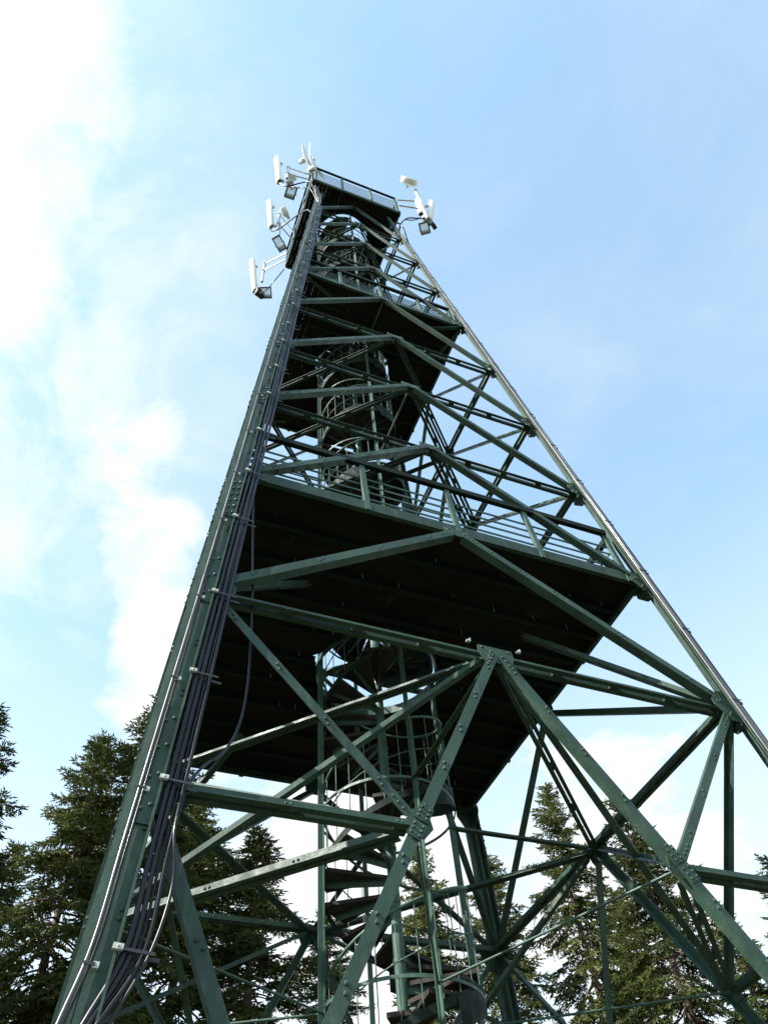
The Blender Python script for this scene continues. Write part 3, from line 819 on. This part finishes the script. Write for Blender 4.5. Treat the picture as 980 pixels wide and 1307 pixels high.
# feeder cables at the top
loop([(-.50, -.56, 6.3), (-.56, -.60, 6.6), (-.62, -.58, 6.95), (-.72, -.50, 7.05), (-.84, -.42, 7.05), (-.93, -.38, 7.22)], .022, 'black feeder cable from the left leg head to the near left antenna')
loop([(-.51, -.55, 6.35), (-.60, -.56, 6.75), (-.68, -.48, 6.98), (-.78, -.42, 7.12), (-.80, -.40, 7.35)], .018, 'thinner black cable rising to the near left radio units')
loop([(-.55, -.50, 6.0), (-.60, -.44, 6.3), (-.68, -.2, 6.7), (-.78, 0, 6.85), (-.86, .12, 6.98), (-.88, .145, 7.15)], .024, 'black feeder cable arching from the left leg to the middle left antenna')
loop([(-.58, .56, 7.1), (-.66, .66, 6.9), (-.74, .85, 6.92), (-.82, .98, 7.1)], .018, 'black cable sagging to the far left antenna')
loop([(.50, -.50, 6.5), (.56, -.52, 6.9), (.66, -.55, 7.15), (.78, -.58, 7.2), (.88, -.60, 7.25)], .024, 'black feeder cable arching from the right leg head to the right antennas')
loop([(.48, -.52, 6.3), (.53, -.54, 6.7), (.60, -.55, 7.0), (.72, -.57, 7.08), (.86, -.58, 7.32), (.90, -.58, 7.45)], .018, 'thinner black cable looping to the right antennas')
loop([(.40, -.50, 6.55), (.46, -.55, 6.72), (.54, -.56, 6.65), (.57, -.54, 6.3), (.575, -.545, 5.9)], .026, 'black cable loop over the head of the right front leg')
for i in range(3): loop([(-.50-.01*i, -.535, 6.1), (-.48+.01*i, -.53, 6.5), (-.50+.02*i, -.50, 6.85), (-.53+.015*i, -.52, 7.15)], .014, ['left', 'middle', 'right'][i]+' one of three thin grey cables fanning out at the left leg head', CABLEG)

# ---------------------------------------------------------------- spruces
def spruce_mesh(seed, H, R0, sparse=0.):
    rg = np.random.default_rng(seed)
    tr = MB()
    pts = [V((.05*math.sin(h*.9+seed), .05*math.cos(h*.7+seed), h)) for h in np.linspace(0, H, 16)]
    rad_ = [max(.012, .24*H/16*(1-h/H)**.85) for h in np.linspace(0, H, 16)]
    tr.tube(pts, rad_, 9)
    trunk = tr.mesh('trunk', BARK)
    # twigs collected as numpy arrays of needle sprays
    br = MB(); P_, D_, L_, W_ = [], [], [], []
    cones = MB()
    h = H-.15
    def trunk_at(hh): return V((.05*math.sin(hh*.9+seed), .05*math.cos(hh*.7+seed), hh))
    # leader shoots
    for i in range(70):
        hh = H-.75*rg.random()**1.0; a = rg.random()*6.283; e = .9-.9*(H-hh)
        d = V((math.cos(a)*math.cos(e), math.sin(a)*math.cos(e), math.sin(e)))
        P_.append(trunk_at(hh)); D_.append(d); L_.append(.12+.06*rg.random()); W_.append(.020)
    while h > H*.10:
        fr = (H-h)/H
        base_len = R0*(fr**.72)*(1 if fr < .8 else 1-.6*(fr-.8)/.2)
        nb = rg.integers(5, 9) if fr > .06 else rg.integers(3, 6)
        a0 = rg.random()*6.283
        for b in range(nb):
            if rg.random() < .10+sparse: continue
            a = a0+6.283*b/nb+rg.normal()*.28
            ln = base_len*(.60+.60*rg.random())+.10
            if rg.random() < .16: ln *= 1.32
            if rg.random() < .22: ln *= .55
            up = .55-1.25*min(1, fr*1.9) + rg.normal()*.13        # start angle
            sag = .25+.5*fr
            d = V((math.cos(a), math.sin(a), 0)); sd = V((-d.y, d.x, 0))
            ns = max(4, int(ln/.22)); p = trunk_at(h+rg.normal()*.05); pts = [p.copy()]; e = up
            for s in range(ns):
                t = s/ns
                e = up - sag*math.sin(t*2.4) + 1.15*max(0, t-.55)
                p = p + (d*math.cos(e)+V((0, 0, 1))*math.sin(e)+sd*rg.normal()*.06)*(ln/ns); pts.append(p.copy())
            br.tube(pts, [.006+.022*(1-i/ns)*min(1, ln/1.6) for i in range(ns+1)], 4, caps=False)
            inner = .15 if fr < .25 else .38
            # laterals
            q = inner*ln; side = 1
            while q < ln:
                t = q/ln; i = min(ns-1, int(t*ns)); f = t*ns-i; c = pts[i].lerp(pts[i+1], f); ax = (pts[i+1]-pts[i]).normalized()
                ll = (.16+.34*ln*.55*(1-t)**.6*(.4+.6*rg.random()))*(1.1 if fr > .2 else .8)
                ll = min(ll, .75)
                ld = (ax*.62+sd*side*(.85+.2*rg.normal())+V((0, 0, -.10-.28*fr+rg.normal()*.16))).normalized()
                if ll > .24: br.tube([c, c+ld*ll*.9+V((0, 0, -.05*ll))], [.006, .0025], 3, caps=False)
                m_ = max(2, int(ll/.040))
                for j in range(m_+1):
                    u = (j+.35)/(m_+1); cc = c+ld*ll*u+V((0, 0, -.10*ll*u*u))
                    for s3 in (-1, 1):
                        sdir = (ld*.85+ld.cross(V((0, 0, 1)))*s3*(.60+.4*rg.random())+V((0, 0, rg.normal()*.38+.02))).normalized()
                        P_.append(cc); D_.append(sdir); L_.append((.060+.075*rg.random()**1.5)*(1.2-.4*u)); W_.append(.013+.009*rg.random())
                P_.append(c+ld*ll); D_.append(ld); L_.append(.10+.06*rg.random()); W_.append(.018)
                # hanging twig
                if fr > .12 and rg.random() < .40:
                    hl = .12+.26*rg.random()*min(1, fr*2)
                    for j in range(int(hl/.06)+1):
                        dd = V((rg.normal()*.45, rg.normal()*.45, -1)).normalized()
                        P_.append(c+ld*ll*.5*rg.random()+V((0, 0, -j*.06))); D_.append(dd); L_.append(.09); W_.append(.017)
                q += .050+.026*rg.random(); side = -side
            P_.append(pts[-1]); D_.append((pts[-1]-pts[-2]).normalized()); L_.append(.15); W_.append(.02)
            if fr < .22 and rg.random() < .35:
                for _ in range(rg.integers(1, 4)):
                    c = pts[int(ns*.7)]+V((rg.normal()*.06, rg.normal()*.06, -.03)); cones.tube([c, c+V((rg.normal()*.01, 0, -.05)), c+V((rg.normal()*.02, 0, -.12))], [.012, .019, .007], 5)
        h -= (.17+.20*fr)*(.8+.4*rg.random())*(H/16)**.3
    P_ = np.array([tuple(q) for q in P_]); D_ = np.array([tuple(q) for q in D_]); L_ = np.array(L_)[:, None]; W_ = np.array(W_)[:, None]
    n = len(P_)
    rnd = rg.normal(size=(n, 3)); A = np.cross(D_, rnd); A /= np.linalg.norm(A, axis=1)[:, None]; B = np.cross(D_, A)
    # one spray = two crossed, toothed blades (each a kite with a notch)
    vs = []; tris = []
    for q in (A, B):
        v = np.stack([P_, P_+D_*L_*.38+q*W_, P_+D_*L_, P_+D_*L_*.30-q*W_], axis=1)
        vs.append(v)
    v = np.concatenate(vs, axis=1).reshape(-1, 3)         # 12 verts per spray
    base = (np.arange(n)*8)[:, None]
    t = np.array([[0, 1, 2], [0, 2, 3], [4, 5, 6], [4, 6, 7]]).reshape(-1)
    idx = (base+t[None, :]).reshape(-1)
    me_ = bpy.data.meshes.new('crown'); nf = len(idx)//3
    me_.vertices.add(len(v)); me_.vertices.foreach_set('co', v.astype(np.float32).reshape(-1))
    me_.loops.add(len(idx)); me_.loops.foreach_set('vertex_index', idx.astype(np.int32))
    me_.polygons.add(nf); me_.polygons.foreach_set('loop_start', np.arange(0, nf*3, 3, dtype=np.int32)); me_.polygons.foreach_set('loop_total', np.full(nf, 3, dtype=np.int32))
    me_.materials.append(NEEDLE); me_.update(calc_edges=True); me_.validate()
    limbs = br.mesh('limbs', BARK); cn = cones.mesh('cones', CONE)
    print('spruce', seed, n*4)
    return trunk, me_, limbs, cn
PR = [spruce_mesh(3, 15.0, 3.9), spruce_mesh(8, 14.0, 3.2, .03), spruce_mesh(15, 16.0, 3.6, .06)]
PH = [15.0, 14.0, 16.0]
# azimuth, elevation of the tip, distance, proto, label
TREES = [(.6, 36.6, 17.5, 0, 'tall dark spruce left of the tower, its broad crown filling the lower left', .86),
         (-8.2, 37.0, 14.0, 1, 'dark spruce cut by the left edge of the picture', 1.0),
         (4.8, 39.3, 16.2, 2, 'tallest dark spruce with its tip behind the left front leg', 1.15),
         (13.9, 31.4, 17.0, 1, 'pointed dark spruce seen through the tower left of the stair', 1.3),
         (9.0, 33.5, 20, 0, 'dark spruce filling the gap behind the left leg low down', 1.15),
         (19.2, 26.6, 21, 2, 'low distant spruce behind the foot of the spiral stair', 1.1),
         (26.2, 30.3, 21, 1, 'slim spruce directly behind the spiral stair', .85),
         (31.4, 29.0, 21, 1, 'distant spruce just right of the stair', .9),
         (36.9, 32.4, 22, 1, 'sunlit narrow spruce right of the stair with a bare tip', .85),
         (42.0, 30.8, 19.5, 2, 'sunlit spruce with yellowish crown right of the tower diagonal', 1.0),
         (50.2, 25.0, 18, 0, 'sunlit spruce at the right edge of the picture', .9),
         (45.8, 23.5, 25, 1, 'lower shaded spruce right of the yellowish one', 1.1),
         (-3.4, 29.5, 22, 2, 'shaded spruce behind the far left ones', 1.0),
         (-22.5, 46.5, 21, 2, 'tall unseen spruce added just beyond the left edge to shade the left spruces', 1.1),  # out of view, added to keep the sun off the left spruces
         (-30, 50, 16.5, 0, 'broad tall unseen spruce added well to the left to block the sun', 1.0),  # second added sun blocker, outside the frame
         (39.6, 25.5, 27, 0, 'distant spruce between the two sunlit ones', 1.1)]
cx, cy = CAMU.x*S, CAMU.y*S
for i, (az, el, dist, pk, lab, wsc) in enumerate(TREES):
    Ht = 1.6+dist*math.tan(R_(el)); tr, cr_, lb, cn = PR[pk]
    x, y = cx+dist*math.sin(R_(az)), cy+dist*math.cos(R_(az))
    root = empty('spruce_tree', (x, y, 0)); thing(root, lab, 'spruce tree', 'spruces around the tower')
    s = Ht/PH[pk]; root.scale = (s*wsc, s*wsc, s); root.rotation_euler = (0, 0, 1.3*i+.4)
    for nm, mm in (('trunk', tr), ('crown', cr_), ('limbs', lb), ('cones', cn)):
        o = bpy.data.objects.new(nm, mm); C.objects.link(o); o.parent = root
        if nm in ('cones',): o['kind'] = 'stuff'
